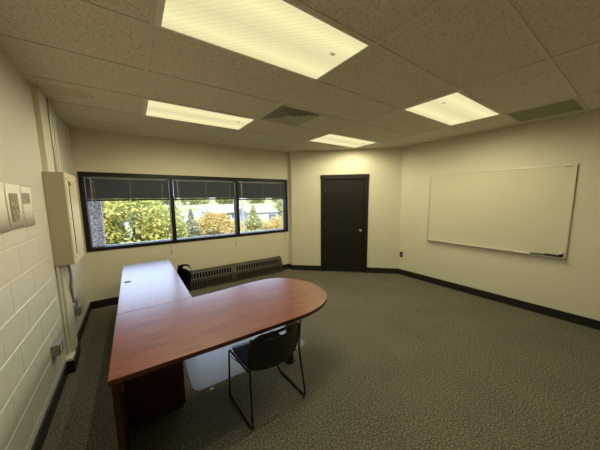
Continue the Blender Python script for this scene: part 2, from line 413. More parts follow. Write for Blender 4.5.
# door
dr = struct(MB().box(D0+.003, D1-.003, .012, .052, .012, DH, .002, mat=MD).build('door_1', M['door']), 'dark brown flush door')
fr = MB()
fr.box(D0-.085, D0, -.018, .004, 0, DH+.085, .003, mat=MD).box(D1, D1+.085, -.018, .004, 0, DH+.085, .003, mat=MD)
fr.box(D0-.095, D1+.095, -.026, .004, DH+.004, DH+.092, .003, mat=MD)
fr.box(D0-.02, D0, 0, .12, 0, DH+.02, mat=MD).box(D1, D1+.02, 0, .12, 0, DH+.02, mat=MD).box(D0, D1, 0, .12, DH+.003, DH+.02, mat=MD)
fr.box(D0, D0+.015, .053, .08, 0, DH, mat=MD).box(D1-.015, D1, .053, .08, 0, DH, mat=MD)
fr.build('door_frame', M['door'], dr)
kx = D1-.072
kn = MB().cyl(MD @ Vector((kx, .012, .94)), MD @ Vector((kx, .003, .94)), .030, 20).cyl(MD @ Vector((kx, .004, .94)), MD @ Vector((kx, -.035, .94)), .011, 14)
kn.ball(MD @ Vector((kx, -.045, .94)), .027, 1, 1, 1, 20).build('door_knob', M['steel'], dr, 'all')
for hz in (1.83, 1.08, .33):
    MB().cyl(MD @ Vector((D0+.004, .004, hz-.045)), MD @ Vector((D0+.004, .004, hz+.045)), .007, 10).box(D0+.002, D0+.022, .009, .0135, hz-.045, hz+.045, mat=MD).build('hinge', M['hinge'], dr)
MB().box(D0+.001, D1-.001, -.005, .11, 0, .010, .002, mat=MD).build('threshold', M['door'], dr)

# window: three lights in a dark frame
wn = MB(); FY0, FY1 = YW-.014, YW+.10
B_ = .052
XO0, XO1, ZO0, ZO1 = WX0-.022, WX1+.012, WZ0-.010, WZ1+.010
wn.box(XO0, XO1, FY0, FY1, ZO1-B_-.01, ZO1, .002).box(XO0, XO1, FY0, FY1, ZO0, ZO0+B_, .002)
wn.box(XO0, XO0+B_+.008, FY0+.0005, FY1, ZO0+.01, ZO1-.01).box(XO1-B_, XO1, FY0+.0005, FY1, ZO0+.01, ZO1-.01)
MX = (.577, 1.742)
for x in MX: wn.box(x-.029, x+.029, FY0+.0008, FY1, ZO0+.01, ZO1-.01)
win = struct(wn.build('window_1', M['window_frame']), 'long window of three lights in a dark frame')
bays = [(XO0+B_+.008, MX[0]-.029), (MX[0]+.029, MX[1]-.029), (MX[1]+.029, XO1-B_)]
GZ0, GZ1 = ZO0+B_, ZO1-B_-.01
for a, b in bays:
    s_ = MB(); y0, y1 = FY1-.012, FY1+.03; q = .009
    s_.box(a, a+q, y0, y1, GZ0, GZ1).box(b-q, b, y0, y1, GZ0, GZ1).box(a, b, y0+.001, y1, GZ0, GZ0+q).box(a, b, y0+.001, y1, GZ1-q, GZ1)
    s_.build('sash', M['aluminium'], win)
    MB().box(a+q-.004, b-q+.004, FY1+.006, FY1+.012, GZ0+q-.004, GZ1-q+.004).build('pane', M['glass'], win)

# blinds, drawn up to the top third
def blind(a, b, zb, label):
    t = thing('window_blind', label, 'blind', ((a+b)/2, YW+.035, GZ1), 0, 'raised window blinds')
    L_ = (b-a)/2-.008
    MB().box(-L_, L_, -.018, .018, -.042, -.016, .002).build('headrail', M['blind'], t)
    dep = GZ1-zb
    sl = MB(); n = int((dep-.07)/.019)
    for i in range(n):
        zc = -.052-i*(dep-.075)/n
        R = Matrix.Translation((0, 0, zc)) @ Matrix.Rotation(math.radians(-52), 4, 'X')
        w_ = .0125
        v = [(-L_, -w_, 0), (L_, -w_, 0), (L_, 0, .0018), (-L_, 0, .0018), (L_, w_, 0), (-L_, w_, 0)]
        V = [sl.bm.verts.new(R @ Vector(p)) for p in v]
        sl.bm.faces.new((V[0], V[1], V[2], V[3])); sl.bm.faces.new((V[3], V[2], V[4], V[5]))
    sl.build('slats', M['blind'], t, fix=False)
    MB().box(-L_, L_, -.014, .014, -dep, -dep+.028, .003).build('bottom_rail', M['blind_rail'], t)
    for f in (-.86, -.02, .80):
        MB().cyl((f*L_, -.016, -.02), (f*L_, -.016, -dep+.01), .0012, 6).cyl((f*L_+.02, -.0165, -.02), (f*L_+.02, -.0165, -dep+.01), .0008, 6).build('ladder_cord', M['cord'], t)
    MB().cyl((-L_+.06, -.022, -.02), (-L_+.06, -.022, -dep-.12), .003, 8).build('tilt_wand', M['cord'], t)
    MB().tube([(L_-.03, -.022, -.03), (L_-.03, -.024, -dep), (L_-.032, -.030, -dep-.3), (L_-.035, -.056, GZ0-GZ1-.05), (L_-.035, -.060, .715-GZ1+.04)], .0018, 6).cyl((L_-.035, -.060, .715-GZ1+.045), (L_-.035, -.060, .715-GZ1), .0035, 8, .006).build('pull_cord', M['cord_dark'], t)
blind(*bays[0], 1.645, 'dark raised blind over the left window light with the stone pier')
blind(*bays[1], 1.645, 'dark raised blind over the middle window light')
blind(*bays[2], 1.628, 'dark raised blind over the right window light, hanging slightly lower')

# ------------------------------------------------------------------ ceiling fixtures
def fixture(i, j, label, lx_=None):
    x0, y0 = GX0+CW*i, GY0+RW*j
    cx, cy = x0+CW/2, y0+RW/2
    t = thing('ceiling_light', label, 'ceiling light', (cx, cy, H), 0, 'recessed fluorescent ceiling lights')
    ax, ay = CW/2-.0127, RW/2-.0127
    f = MB(); e = .014; ex = .034
    f.box(-ax, ax, -ay, -ay+e, -.001, .0055).box(-ax, ax, ay-e, ay, -.001, .0055).box(-ax, -ax+ex, -ay+e, ay-e, -.001, .0055).box(ax-e, ax, -ay+e, ay-e, -.001, .0055)
    f.build('frame', M['frame_white'], t)
    MB().box(-ax+ex, ax-e, -ay+e, ay-e, .002, .0055).build('diffuser', M['diffuser'], t)
    lx_ = ax-.145 if lx_ is None else lx_
    MB().box(lx_-.02, lx_+.02, -.085, -.055, .0005, .0018).build('sticker', M['sticker'], t)
    for lx in (-.4, 0, .4):
        for ly in (-.14, .14):
            ld = bpy.data.lights.new('tube_lamp', 'SPOT'); ld.energy = LAMP; ld.color = (1, .935, .64)
            ld.spot_size = math.radians(180); ld.spot_blend = .55; ld.shadow_soft_size = 0
            lo = bpy.data.objects.new('tube_lamp', ld); COL.objects.link(lo); lo.parent = t; lo.location = (lx, ly, -.004)
    return t
def label_mat():
    m = mat('yellowed_see_through_label', (.55, .48, .2, 1), .6); nt = m.node_tree; N = nt.nodes; L = nt.links
    t = N.new('ShaderNodeBsdfTransparent'); mx = N.new('ShaderNodeMixShader'); mx.inputs[0].default_value = .4
    L.new(t.outputs[0], mx.inputs[1]); L.new(N['Principled BSDF'].outputs[0], mx.inputs[2]); L.new(mx.outputs[0], N['Material Output'].inputs[0]); return m
M['sticker'] = label_mat()
LAMP = 10.2
fixture(0, 0, 'large lit ceiling light panel nearest the camera, above the desk')
fixture(0, 3, 'lit ceiling light panel on the left, in front of the window')
fixture(2, 3, 'lit ceiling light panel before the dark door')
fixture(2, 0, 'lit ceiling light panel on the right, near the whiteboard', -.38)

M['vent'] = mat('grey_brown_vent', (.44, .41, .31, 1), .5)
M['vent_in'] = mat('vent_throat', (.16, .145, .11, 1), .6)
# square four-way supply diffuser
x0, y0 = GX0+CW+.0127, GY0+2*RW+.0127; S_ = .5842
t = thing('air_diffuser', 'square grey ceiling air diffuser between two light panels', 'vent', (x0+S_/2, y0+S_/2, H))
f = MB()
def ring(mb, r0, r1, z0, z1):
    P0 = [(-r0, -r0), (r0, -r0), (r0, r0), (-r0, r0)]; P1 = [(-r1, -r1), (r1, -r1), (r1, r1), (-r1, r1)]
    for i in range(4):
        j = (i+1) % 4
        mb.quad((*P0[i], z0), (*P0[j], z0), (*P1[j], z1), (*P1[i], z1))
ring(f, .292, .262, .001, .001); ring(f, .262, .255, .001, .02)
f.build('frame', M['vent'], t)
MB().box(-.262, .262, -.262, .262, .005, .0058).build('throat', M['vent_in'], t)
for r in (.245, .195, .145, .095):
    v = MB(); ring(v, r, r-.036, -.004, .004); v.build('louver', M['vent'], t)
MB().box(-.05, .05, -.05, .05, -.004, -.001).build('centre_plate', M['vent'], t)
# return grille by the right wall
x0, x1, y0, y1 = GX0+3*CW+.0127, 4.435, GY0-RW+.0127, GY0-.0127
t = thing('return_grille', 'rectangular grey-green return air grille beside the right wall', 'vent', ((x0+x1)/2, (y0+y1)/2, H))
ax, ay = (x1-x0)/2, (y1-y0)/2
MB().box(-ax, ax, -ay, -ay+.02, -.002, .005).box(-ax, ax, ay-.02, ay, -.002, .005).box(-ax, -ax+.02, -ay+.02, ay-.02, -.002, .005).box(ax-.02, ax, -ay+.02, ay-.02, -.002, .005).build('frame', M['vent'], t)
M['return'] = mat('return_core', (.46, .46, .30, 1), .6)
MB().box(-ax+.02, ax-.02, -ay+.02, ay-.02, .0045, .0058).build('backing', M['return'], t)
g = MB(); n = 26
for i in range(n):
    x = -ax+.03+(2*ax-.06)*i/(n-1); g.box(x-.0012, x+.0012, -ay+.02, ay-.02, -.001, .0045)
g.build('core_bars', M['return'], t)
struct(MB().box(x1+.001, x1+.026, GY0-RW+.0125, GY0-.0125, H-.001, H+.006).build('trim_5', M['tbar']))

# ------------------------------------------------------------------ heater
HX0, HXm, HX1 = .52, 1.575, 2.665
M_h = thing('baseboard_heater', 'long dark bronze louvred heater under the window', 'heater', (HX0, YW, 0))
hd = .12
def hsec(a, b):
    a -= HX0; b -= HX0
    body = MB()
    prof = [(-.014, .015), (-hd, .03), (-hd, .195), (-hd+.055, .318), (-.014, .345)]
    lo = [body.bm.verts.new((a, y, z)) for y, z in prof]; hi = [body.bm.verts.new((b, y, z)) for y, z in prof]
    body.bm.faces.new(lo); body.bm.faces.new(hi)
    for i in range(5): body.bm.faces.new((lo[i], lo[(i+1) % 5], hi[(i+1) % 5], hi[i]))
    cv = body.build('cover', M['heater'], M_h)
    # dark slots in the sloping upper face and the lower grille face
    nrm = Vector((0, -.123, .055)).normalized(); up = Vector((0, .055, .123)).normalized()
    s1 = MB(); n = 19
    for i in range(n):
        x = a+.07+(b-a-.14)*i/(n-1); p = Vector((x, -hd, .195))
        c0 = p+up*.018+nrm*.0008; c1 = p+up*.112+nrm*.0008
        d = .0165
        s1.quad(c0+Vector((-d, 0, 0)), c0+Vector((d, 0, 0)), c1+Vector((d, 0, 0)), c1+Vector((-d, 0, 0)))
    s1.build('upper_louvers', M['heater_dark'], M_h)
    s2 = MB(); n = 22
    for i in range(n):
        x = a+.06+(b-a-.12)*i/(n-1)
        for zz in (.055, .10): s2.quad((x-.013, -hd-.0008, zz), (x+.013, -hd-.0008, zz), (x+.013, -hd-.0008, zz+.036), (x-.013, -hd-.0008, zz+.036))
    s2.build('lower_grille', M['heater_dark'], M_h)
    MB().box(a+.01, b-.01, -hd-.004, -hd+.002, .172, .184, .001).build('ridge', M['heater'], M_h)
hsec(HX0, HXm-.004); hsec(HXm+.004, HX1)
def hcap(x, wd):
    body = MB(); prof = [(-.012, .008), (-hd-.004, .022), (-hd-.004, .198), (-hd+.051, .325), (-.012, .351)]
    lo = [body.bm.verts.new((x-wd, y, z)) for y, z in prof]; hi = [body.bm.verts.new((x+wd, y, z)) for y, z in prof]
    body.bm.faces.new(lo); body.bm.faces.new(hi)
    for i in range(5): body.bm.faces.new((lo[i], lo[(i+1) % 5], hi[(i+1) % 5], hi[i]))
    body.build('end_cap', M['heater'], M_h)
hcap(HX1-HX0-.004, .022); hcap(HXm-HX0, .02); hcap(.004, .022)

# ------------------------------------------------------------------ desks
DZ = .740
pd = thing('peninsula_desk', 'cherry red desk with rounded end and chair pushed under it', 'desk', (-.1725, 1.495, 0))
pts = [(-.1725, 1.506), (.2, 1.499), (.5, 1.494), (.98, 1.492)]
# rounded end as a smooth curve through measured points
ctl = [(.98, 1.492), (1.123, 1.502), (1.258, 1.538), (1.359, 1.590), (1.443, 1.666), (1.510, 1.775), (1.546, 1.930), (1.530, 2.110), (1.470, 2.240), (1.395, 2.342), (1.285, 2.415), (1.129, 2.448), (.886, 2.436), (.660, 2.405), (.45, 2.392)]
def cr(P, n=5):
    out = []
    for i in range(len(P)-1):
        p0 = Vector(P[max(i-1, 0)]); p1 = Vector(P[i]); p2 = Vector(P[i+1]); p3 = Vector(P[min(i+2, len(P)-1)])
        for k in range(n):
            t = k/n; out.append(tuple(.5*((2*p1)+(-p0+p2)*t+(2*p0-5*p1+4*p2-p3)*t*t+(-p0+3*p1-3*p2+p3)*t**3)))
    return out+[P[-1]]
crv = cr(ctl)
ol = pts+crv[1:]+[(-.1725, 2.392)]
off = Matrix.Translation((.1725, -1.495, 0))
MB().prism(ol, DZ-.028, DZ, .0015, off).build('desktop', M['cherry_x'], pd)
# edge band: ribbon following the outline just outside the top
eb = MB(); n = len(ol); cx = sum(p[0] for p in ol)/n; cy = sum(p[1] for p in ol)/n
ring0 = []
for i in range(n):
    a = Vector(ol[i-1]); b = Vector(ol[i]); c = Vector(ol[(i+1) % n])
    d = ((b-a).normalized()+(c-b).normalized()).normalized(); nn = Vector((d.y, -d.x))*.0015
    ring0.append((b+nn, b-nn*3))
V = [[eb.bm.verts.new(off @ Vector((p.x, p.y, z_))) for p, z_ in ((o_, DZ-.029), (o_, DZ-.002), (i_, DZ-.002), (i_, DZ-.029))] for o_, i_ in ring0]
for i in range(n):
    A, B2 = V[i], V[(i+1) % n]
    for k2 in range(4): eb.bm.faces.new((A[k2], A[(k2+1) % 4], B2[(k2+1) % 4], B2[k2]))
eb.build('edge_band', M['cherry_edge'], pd)
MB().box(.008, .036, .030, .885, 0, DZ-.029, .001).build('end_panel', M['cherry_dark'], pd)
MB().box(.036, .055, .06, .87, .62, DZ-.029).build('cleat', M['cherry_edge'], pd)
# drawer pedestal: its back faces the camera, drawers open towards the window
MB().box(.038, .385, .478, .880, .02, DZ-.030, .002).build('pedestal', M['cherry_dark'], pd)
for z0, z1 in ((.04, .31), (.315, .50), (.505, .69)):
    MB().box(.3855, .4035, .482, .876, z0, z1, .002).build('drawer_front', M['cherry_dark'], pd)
MB().cyl((1.385, .475, .012), (1.385, .475, DZ-.03), .038, 24).build('support_column', M['black'], pd, 'auto')
MB().cyl((1.385, .475, 0), (1.385, .475, .02), .055, 28).build('column_foot', M['black'], pd, 'auto')
MB().box(1.25, 1.52, .36, .59, DZ-.036, DZ-.029, .001).build('mounting_plate', M['black'], pd)

cd = thing('credenza_desk', 'cherry desk return by the window, pale with sky glare', 'desk', (-.1705, 2.396, 0))
CWd, CLn = .570, 1.765
MB().box(0, CWd, 0, CLn, DZ-.028, DZ, .0015).build('desktop', M['cherry_y'], cd)
MB().box(-.0012, CWd+.0012, .0, CLn+.0012, DZ-.0275, DZ-.003).build('edge_band', M['cherry_edge'], cd)
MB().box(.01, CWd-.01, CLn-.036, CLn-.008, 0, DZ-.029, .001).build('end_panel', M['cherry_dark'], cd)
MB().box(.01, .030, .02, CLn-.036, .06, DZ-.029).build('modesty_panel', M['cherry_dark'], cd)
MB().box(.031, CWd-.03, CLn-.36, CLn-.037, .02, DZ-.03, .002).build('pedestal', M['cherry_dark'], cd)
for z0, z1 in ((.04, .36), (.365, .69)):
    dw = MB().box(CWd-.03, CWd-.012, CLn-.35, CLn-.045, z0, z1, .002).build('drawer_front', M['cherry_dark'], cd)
    y_ = CLn-.2; zc = (z0+z1)/2+.06
    MB().tube([(CWd-.012, y_-.05, zc), (CWd+.008, y_-.05, zc), (CWd+.008, y_+.05, zc), (CWd-.012, y_+.05, zc)], .005, 8, .01).build('drawer_pull', M['black'], dw)
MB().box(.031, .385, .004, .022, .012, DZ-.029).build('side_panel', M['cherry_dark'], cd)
gm = MB().cyl((.062, .90, DZ-.002), (.062, .90, DZ+.003), .033, 24).build('grommet', M['green'], cd, 'auto')
MB().box(.048, .085, .892, .908, DZ+.003, DZ+.0042).build('grommet_slot', M['black'], gm)

# ------------------------------------------------------------------ stacking chairs
def make_chair(label, loc, rz):
    t = thing('stacking_chair', label, 'chair', loc, rz, 'black sled-base chairs')
    # seat shell
    s_ = MB(); nx, ny = 8, 8; g = []
    for j in range(ny+1):
        v = j/ny; row = []
        y = -.205+.43*v
        hwid = .205+.012*math.sin(PI*v)-(.03 if j in (0,) else 0)-(.02 if j == ny else 0)
        for i in range(nx+1):
            u = -1+2*i/nx
            z = .440+.014*abs(u)**2.2-.010*math.sin(PI*v)+(.012*v)
            if v > .85: z -= .05*((v-.85)/.15)**1.6
            if v < .13: z += .018*((.13-v)/.13)
            row.append(s_.bm.verts.new((u*hwid, y, z)))
        g.append(row)
    for j in range(ny):
        for i in range(nx): s_.bm.faces.new((g[j][i], g[j][i+1], g[j+1][i+1], g[j+1][i]))
    so = s_.build('seat', M['chair'], t, 'all')
    m1 = so.modifiers.new('thick', 'SOLIDIFY'); m1.thickness = .012; m2 = so.modifiers.new('sub', 'SUBSURF'); m2.levels = m2.render_levels = 2
    # backrest shell with a hand slot near its top
    b_ = MB(); nx, nz = 10, 7; g = []
    for j in range(nz+1):
        v = j/nz; row = []
        z = .465+.300*(0, .17, .34, .5, .66, .78, .89, 1)[j]
        hwid = .224-.008*v
        if j == nz: hwid -= .075
        if j == nz-1: hwid -= .026
        if j == 0: hwid -= .025
        for i in range(nx+1):
            u = -1+2*i/nx
            y = -.195-.055*v-.050*(1-u*u)
            zz = z-(.012*abs(u)**3 if j == nz else 0)-(.020*(1-u*u) if j == 0 else 0)
            if j >= nz-1: y -= .006
            row.append(b_.bm.verts.new((u*hwid-.018, y, zz-.010)))
        g.append(row)
    for j in range(nz):
        for i in range(nx):
            if j == nz-2 and 2 <= i <= 7: continue
            b_.bm.faces.new((g[j][i], g[j][i+1], g[j+1][i+1], g[j+1][i]))
    bo = b_.build('backrest', M['chair'], t, 'all')
    m1 = bo.modifiers.new('thick', 'SOLIDIFY'); m1.thickness = .010; m2 = bo.modifiers.new('sub', 'SUBSURF'); m2.levels = m2.render_levels = 2
    for sgn in (-1, 1):
        a, b = .215*sgn, .244*sgn
        MB().tube([(a*.98-.016, -.245, .725), (a-.008, -.205, .475), (b+.022, -.215, .0085), (b+.022, .215, .0085), (a, .205, .420), (a*.97-.006, -.165, .428)], .0076, 10, .035).build('side_frame', M['chair_frame'], t, 'all')
        for yy in (-.15, .15):
            MB().box(b+.010, b+.034, yy-.015, yy+.015, .0005, .004, .001).build('glide', M['black'], t)
    for yy, zz in ((.13, .418), (-.12, .424)): MB().tube([(-.214, yy, zz), (.214, yy, zz)], .006, 10).build('cross_bar', M['chair_frame'], t, 'all')
    for sgn in (-1, 1): MB().tube([(.222*sgn, .19, .375), (.215*sgn, -.02, .418)], .004, 8).build('brace', M['chair_frame'], t, 'all')
    return t
make_chair('black plastic chair pushed under the near side of the rounded desk', (.795, 1.702, 0), .055)
make_chair('black plastic chair by the window, only its back showing behind the desk return', (.288, 3.55, 0), math.radians(103))

# chair mat
MXo, MYo = .315, 2.085
def rrect(x0, x1, y0, y1, r, n=6):
    P = []
    for cx_, cy_, a0 in ((x1-r, y0+r, -PI/2), (x1-r, y1-r, 0), (x0+r, y1-r, PI/2), (x0+r, y0+r, PI)):
        for k in range(n+1):
            a = a0+PI/2*k/n; P.append((cx_+r*math.cos(a), cy_+r*math.sin(a)))
    return P
tag(MB().prism(rrect(MXo, MXo+1.2, MYo, MYo+.92, .07), .0015, .0045).build('chair_mat', M['vinyl']), 'translucent plastic chair mat on the carpet under the desk', 'chair mat')
sc = MB(); sc.ball((0, 0, .006), .013, 1.3, .8, .45, 10).ball((.012, .006, .006), .008, 1, 1, .6, 8)
so = sc.build('plastic_scrap', M['white_plastic'], None, 'all'); so.location = (.445, 2.045, .001); tag(so, 'small white scrap on the carpet at the edge of the chair mat', 'scrap')

# ------------------------------------------------------------------ whiteboard and what is on it
Y0, Y1, Z0, Z1 = .556, 2.392, .838, 2.057
b = thing('whiteboard', 'large framed whiteboard hung on the right wall', 'whiteboard', (XR, (Y0+Y1)/2, Z0))
hy, hz_ = (Y1-Y0)/2, Z1-Z0
MB().box(-.016, -.004, -hy+.01, hy-.01, .01, hz_-.01).build('writing_surface', M['wb'], b)
MB().box(-.022, -.001, -hy, -hy+.018, 0, hz_, .002).box(-.022, -.001, hy-.018, hy, 0, hz_, .002).box(-.0215, -.001, -hy, hy, hz_-.018, hz_, .002).box(-.0215, -.001, -hy, hy, 0, .018, .002).build('frame', M['wb_frame'], b)
MB().box(-.070, -.018, -hy+.02, hy-.02, .000, .005, .001).box(-.073, -.069, -hy+.02, hy-.02, 0, .0075, .001).build('tray', M['wb_frame'], b)
MB().box(-.024, -.002, -hy-.002, -hy+.022, -.002, .03, .003).box(-.075, -.018, -hy+.012, -hy+.024, -.002, .022, .003).build('corner_cap', M['wb_frame'], b)
lg = MB()   # small maker's mark, too small in the photograph to read
for k_, (a_, w2) in enumerate(((0, .030), (.035, .032))): lg.box(-.0168, -.0158, -hy+.045+a_, -hy+.045+a_+w2, hz_-.034, hz_-.027)
lg.build('printed_mark', M['black'], b)
TZ = Z0+.0052
def marker(y0, y1, r, m, capm, label, dx=-.045):
    t = thing('marker', label, 'marker', (XR+dx, y0, TZ+r))
    L_ = y1-y0
    MB().cyl((0, 0, 0), (0, L_*.68, 0), r, 14).build('barrel', m, t, 'auto')
    MB().cyl((0, L_*.68, 0), (0, L_, 0), r*1.08, 14, r*.9).build('cap', capm, t, 'auto')
M['red'] = mat('grey_cap', (.3, .3, .27, 1), .4)
marker(.765, .905, .011, M['black'], M['black'], 'slim black marker in the whiteboard tray, just left of the eraser')
marker(.915, 1.02, .008, M['white_plastic'], M['white_plastic'], 'white marker in the tray, nearest the black marker', -.05)
marker(1.03, 1.12, .007, M['white_plastic'], M['red'], 'white and grey marker in the tray, farthest from the eraser', -.04)
e = thing('whiteboard_eraser', 'dark grey felt eraser at the right end of the whiteboard tray', 'eraser', (XR-.045, .69, TZ))
MB().box(-.02, .02, -.070, .070, .0, .018, .002).build('felt_pad', M['grey_plastic'], e)
MB().box(-.018, .018, -.070, .070, .018, .032, .003).build('handle', M['black'], e)
e = thing('magnetic_clip', 'small black and white round clip at the lower right corner of the whiteboard', 'clip', (XR-.030, .603, TZ+.028))
MB().cyl((-.012, 0, 0), (.008, 0, 0), .022, 20).build('clip_body', M['black'], e, 'auto')
MB().cyl((-.004, .004, .03), (.008, .004, .03), .02, 20).build('white_disc', M['white_plastic'], e, 'auto')
# switch/outlet plate by the corner
e = thing('outlet_plate', 'small brown outlet plate low on the right wall by the corner', 'outlet', (XR, 2.925, .44))
MB().box(-.006, 0, -.036, .036, -.06, .06, .002).build('plate', M['plate'], e)
MB().box(-.0072, -.0055, -.017, .017, .008, .042, .001).box(-.0072, -.0055, -.017, .017, -.042, -.008, .001).build('sockets', M['plate_slot'], e)
nl = MB().cyl(MD @ Vector((.333, .004, 1.955)), MD @ Vector((.333, -.012, 1.955)), .005, 10).build('nail', M['hinge'], None, 'auto'); tag(nl, 'small nail in the cream wall left of the door', 'nail')

# ------------------------------------------------------------------ left wall fittings
PX = -.492; py0, py1, pz0, pz1 = 3.130, 3.680, 1.046, 1.928
ep = thing('electrical_panel', 'tall beige electrical panel on the block wall by the window', 'electrical panel', (XL, py0, pz0))
ph = pz1-pz0; pw = py1-py0; pdp = PX-XL
MB().box(.001, pdp-.012, .004, pw-.004, .004, ph-.004, .002).build('cabinet', M['panel'], ep)
MB().box(pdp-.012, pdp, 0, pw, 0, ph, .002).build('trim_cover', M['panel_door'], ep)
do = MB().box(pdp, pdp+.004, .13, pw-.10, .09, ph-.075, .001).build('panel_door', M['panel_door'], ep)
MB().box(pdp, pdp+.0045, .122, .130, .09, ph-.075).build('hinge_gap', M['panel_line'], do)
MB().box(pdp+.004, pdp+.009, .145, .185, ph-.125, ph-.085, .001).build('lock_plate', mat('red_brown_lock', (.16, .07, .03, 1), .5), do)
for yy in (.05, pw-.05):
    for zz in (.06, ph*.5, ph-.06+0): MB().cyl((pdp-.001, yy, zz), (pdp+.003, yy, zz), .006, 10).build('screw', M['hinge'], ep)
tag(MB().box(XL+.001, XL+.048, 3.585, 3.675, pz1, H-.003, .003).build('raceway', M['chase']), 'cream painted raceway rising from the electrical panel to the ceiling', 'raceway')
tag(MB().cyl((XL+.038, 3.470, pz1), (XL+.038, 3.470, H-.003), .013, 14).build('metal_conduit', M['conduit'], None, 'auto'), 'thin grey metal conduit rising from the top of the electrical panel', 'conduit')
pc = tag(MB().cyl((XL+.030, 3.530, pz1), (XL+.030, 3.530, H-.003), .018, 16).build('painted_conduit', M['chase'], None, 'auto'), 'cream painted conduit between raceway and grey conduit above the panel', 'conduit')
# flexible whip down to the box
fx = MB(); P = cr([(-.575, 3.30, pz0), (-.570, 3.31, pz0-.13), (-.588, 3.37, pz0-.30), (-.600, 3.47, pz0-.47), (-.605, 3.60, .56), (-.606, 3.62, .462)], 14)
fx.tube(P, .011, 10)
for i in range(0, len(P)-1, 1):
    a = Vector(P[i]); b2 = Vector(P[i+1]); fx.cyl(a, a+(b2-a)*.5, .0132, 10)
tag(fx.build('flexible_conduit', M['conduit'], None, 'auto'), 'grey flexible conduit drooping from the panel to the box below', 'conduit')
jb = thing('junction_box', 'galvanised box at the end of the flexible conduit', 'junction box', (XL, 3.57, .365))
MB().box(.001, .060, 0, .105, 0, .098, .002).build('box', M['galv'], jb)
MB().box(.060, .064, -.002, .107, -.002, .10, .001).build('cover', M['galv'], jb)
MB().cyl((.034, .05, .098), (.034, .05, .112), .016, 14).build('connector', M['conduit'], jb)
ob = thing('outlet_box', 'square grey surface outlet box low on the block wall', 'outlet', (XL, 2.70, .378))
MB().box(.001, .046, 0, .105, 0, .094, .002).build('box', M['galv'], ob)
MB().box(.046, .050, -.002, .107, -.002, .096, .001).build('cover', M['steel'], ob)
MB().box(.048, .0515, .035, .070, .012, .082, .001).build('receptacle', M['white_plastic'], ob)
# thin painted conduit beside the chase, from panel to floor
tag(MB().cyl((XL+.014, 3.150, .16), (XL+.014, 3.150, pz0), .011, 12).build('painted_pipe', M['block'], None, 'auto'), 'thin white painted pipe beside the chase below the panel', 'pipe')
# taped sheets
def sheet(y0, y1, z0, z1, sk, label, pics):
    t = thing('paper_sheet', label, 'paper', (XL, (y0+y1)/2, (z0+z1)/2), 0, 'paper sheets taped to the block wall')
    t.rotation_euler = (sk, 0, 0)
    w_, h_ = (y1-y0)/2, (z1-z0)/2
    m = MB(); n = 8; R0 = []
    for i in range(n+1):
        u = -1+2*i/n; bulge = .0075+.003*(abs(u)**3)
        R0.append([m.bm.verts.new((bulge+.001*(1 if zz < 0 else 0), u*w_, zz)) for zz in (-h_, 0, h_)])
    for i in range(n):
        for k3 in range(2): m.bm.faces.new((R0[i][k3], R0[i+1][k3], R0[i+1][k3+1], R0[i][k3+1]))
    o = m.build('sheet', M['paper'], t, 'all')
    sm = o.modifiers.new('thick', 'SOLIDIFY'); sm.thickness = .0006; sm.offset = 0
    for (a0, a1, b0, b1, mm) in pics:
        MB().box(.0120, .0126, a0, a1, b0, b1).build('printed_picture', M[mm], t)
sheet(2.262, 2.512, 1.483, 1.775, 0, 'white sheet with a tall dark printed picture, second of the row', [(-.075, .055, -.095, .085, 'print_dark')])
sheet(2.520, 2.728, 1.478, 1.765, 0, 'white sheet with a small grey printed photo near its top', [(-.095, .055, .025, .10, 'print_pale')])
sheet(2.02, 2.252, 1.480, 1.778, 0, 'blank white sheet at the left edge of the taped row', [])

# ------------------------------------------------------------------ outside
GZ = -4.0
struct(MB().box(-500, 1100, 5.2, 1500, GZ-.5, GZ).build('ground', M['grass']), 'yellow-green grass far below the window')
struct(MB().box(-30, 90, 62, 118, GZ, GZ+.03).build('parking_lot', M['concrete']), 'pale concrete yard')
struct(MB().box(-80, 160, 165, 176, GZ, GZ+.03).build('road', M['concrete']), 'pale road across the meadow')
pr = MB().box(-1.10, -.425, 5.20, 5.34, GZ, 3.4).build('stone_pier', M['aggregate'])
struct(pr, 'speckled exposed-aggregate pier outside the window')
def tree(name, label, cat, x, y, top, rx, rz, m, n, leafs, group=None, cone=False):
    t = thing(name, label, cat, (x, y, GZ), 0, group)
    hgt = top-GZ
    tr = MB(); tr.cyl((0, 0, 0), (0, 0, hgt*.8), rx*.045+.04, 10, .02)
    for k4 in range(6):
        a = k4*1.05+.3; z_ = hgt*(.35+.07*k4); tr.cyl((0, 0, z_), (math.cos(a)*rx*.4, math.sin(a)*rx*.4, z_+rx*.4), .03, 6, .01)
    tr.build('trunk', M['bark'], t, 'auto')
    f = MB(); cz = hgt-rz
    cl = []
    for k4 in range(80):
        a = random.uniform(0, 2*PI); el = math.asin(random.uniform(-.9, 1)); rr = random.uniform(.55, .9)
        cl.append((math.cos(a)*math.cos(el)*rx*rr, math.sin(a)*math.cos(el)*rx*rr, math.sin(el)*rz*rr, random.uniform(.22, .36)))
    for q in range(n):
        if cone:
            v = random.random()**.6; z_ = hgt*(.12+.88*(1-v)); r_ = rx*v*random.uniform(.3, 1)*(1+.35*math.sin(z_*5.5))
            a = random.uniform(0, 2*PI); p = Vector((math.cos(a)*r_, math.sin(a)*r_, z_-.15*r_))
        else:
            c = random.choice(cl); d = Vector((random.gauss(0, 1), random.gauss(0, 1), random.gauss(0, 1))).normalized()*(random.random()**.4)
            p = Vector((c[0]+d.x*rx*c[3], c[1]+d.y*rx*c[3], cz+c[2]+d.z*rx*c[3]*.85))
        s2 = leafs*random.uniform(.6, 1.3)
        u = Vector((random.gauss(0, 1), random.gauss(0, 1), random.gauss(0, 1))).normalized(); w2 = u.orthogonal().normalized()
        f.quad(p-u*s2, p+w2*s2*.5, p+u*s2, p-w2*s2*.5)
    f.build('foliage', m, t, fix=False)
    return t
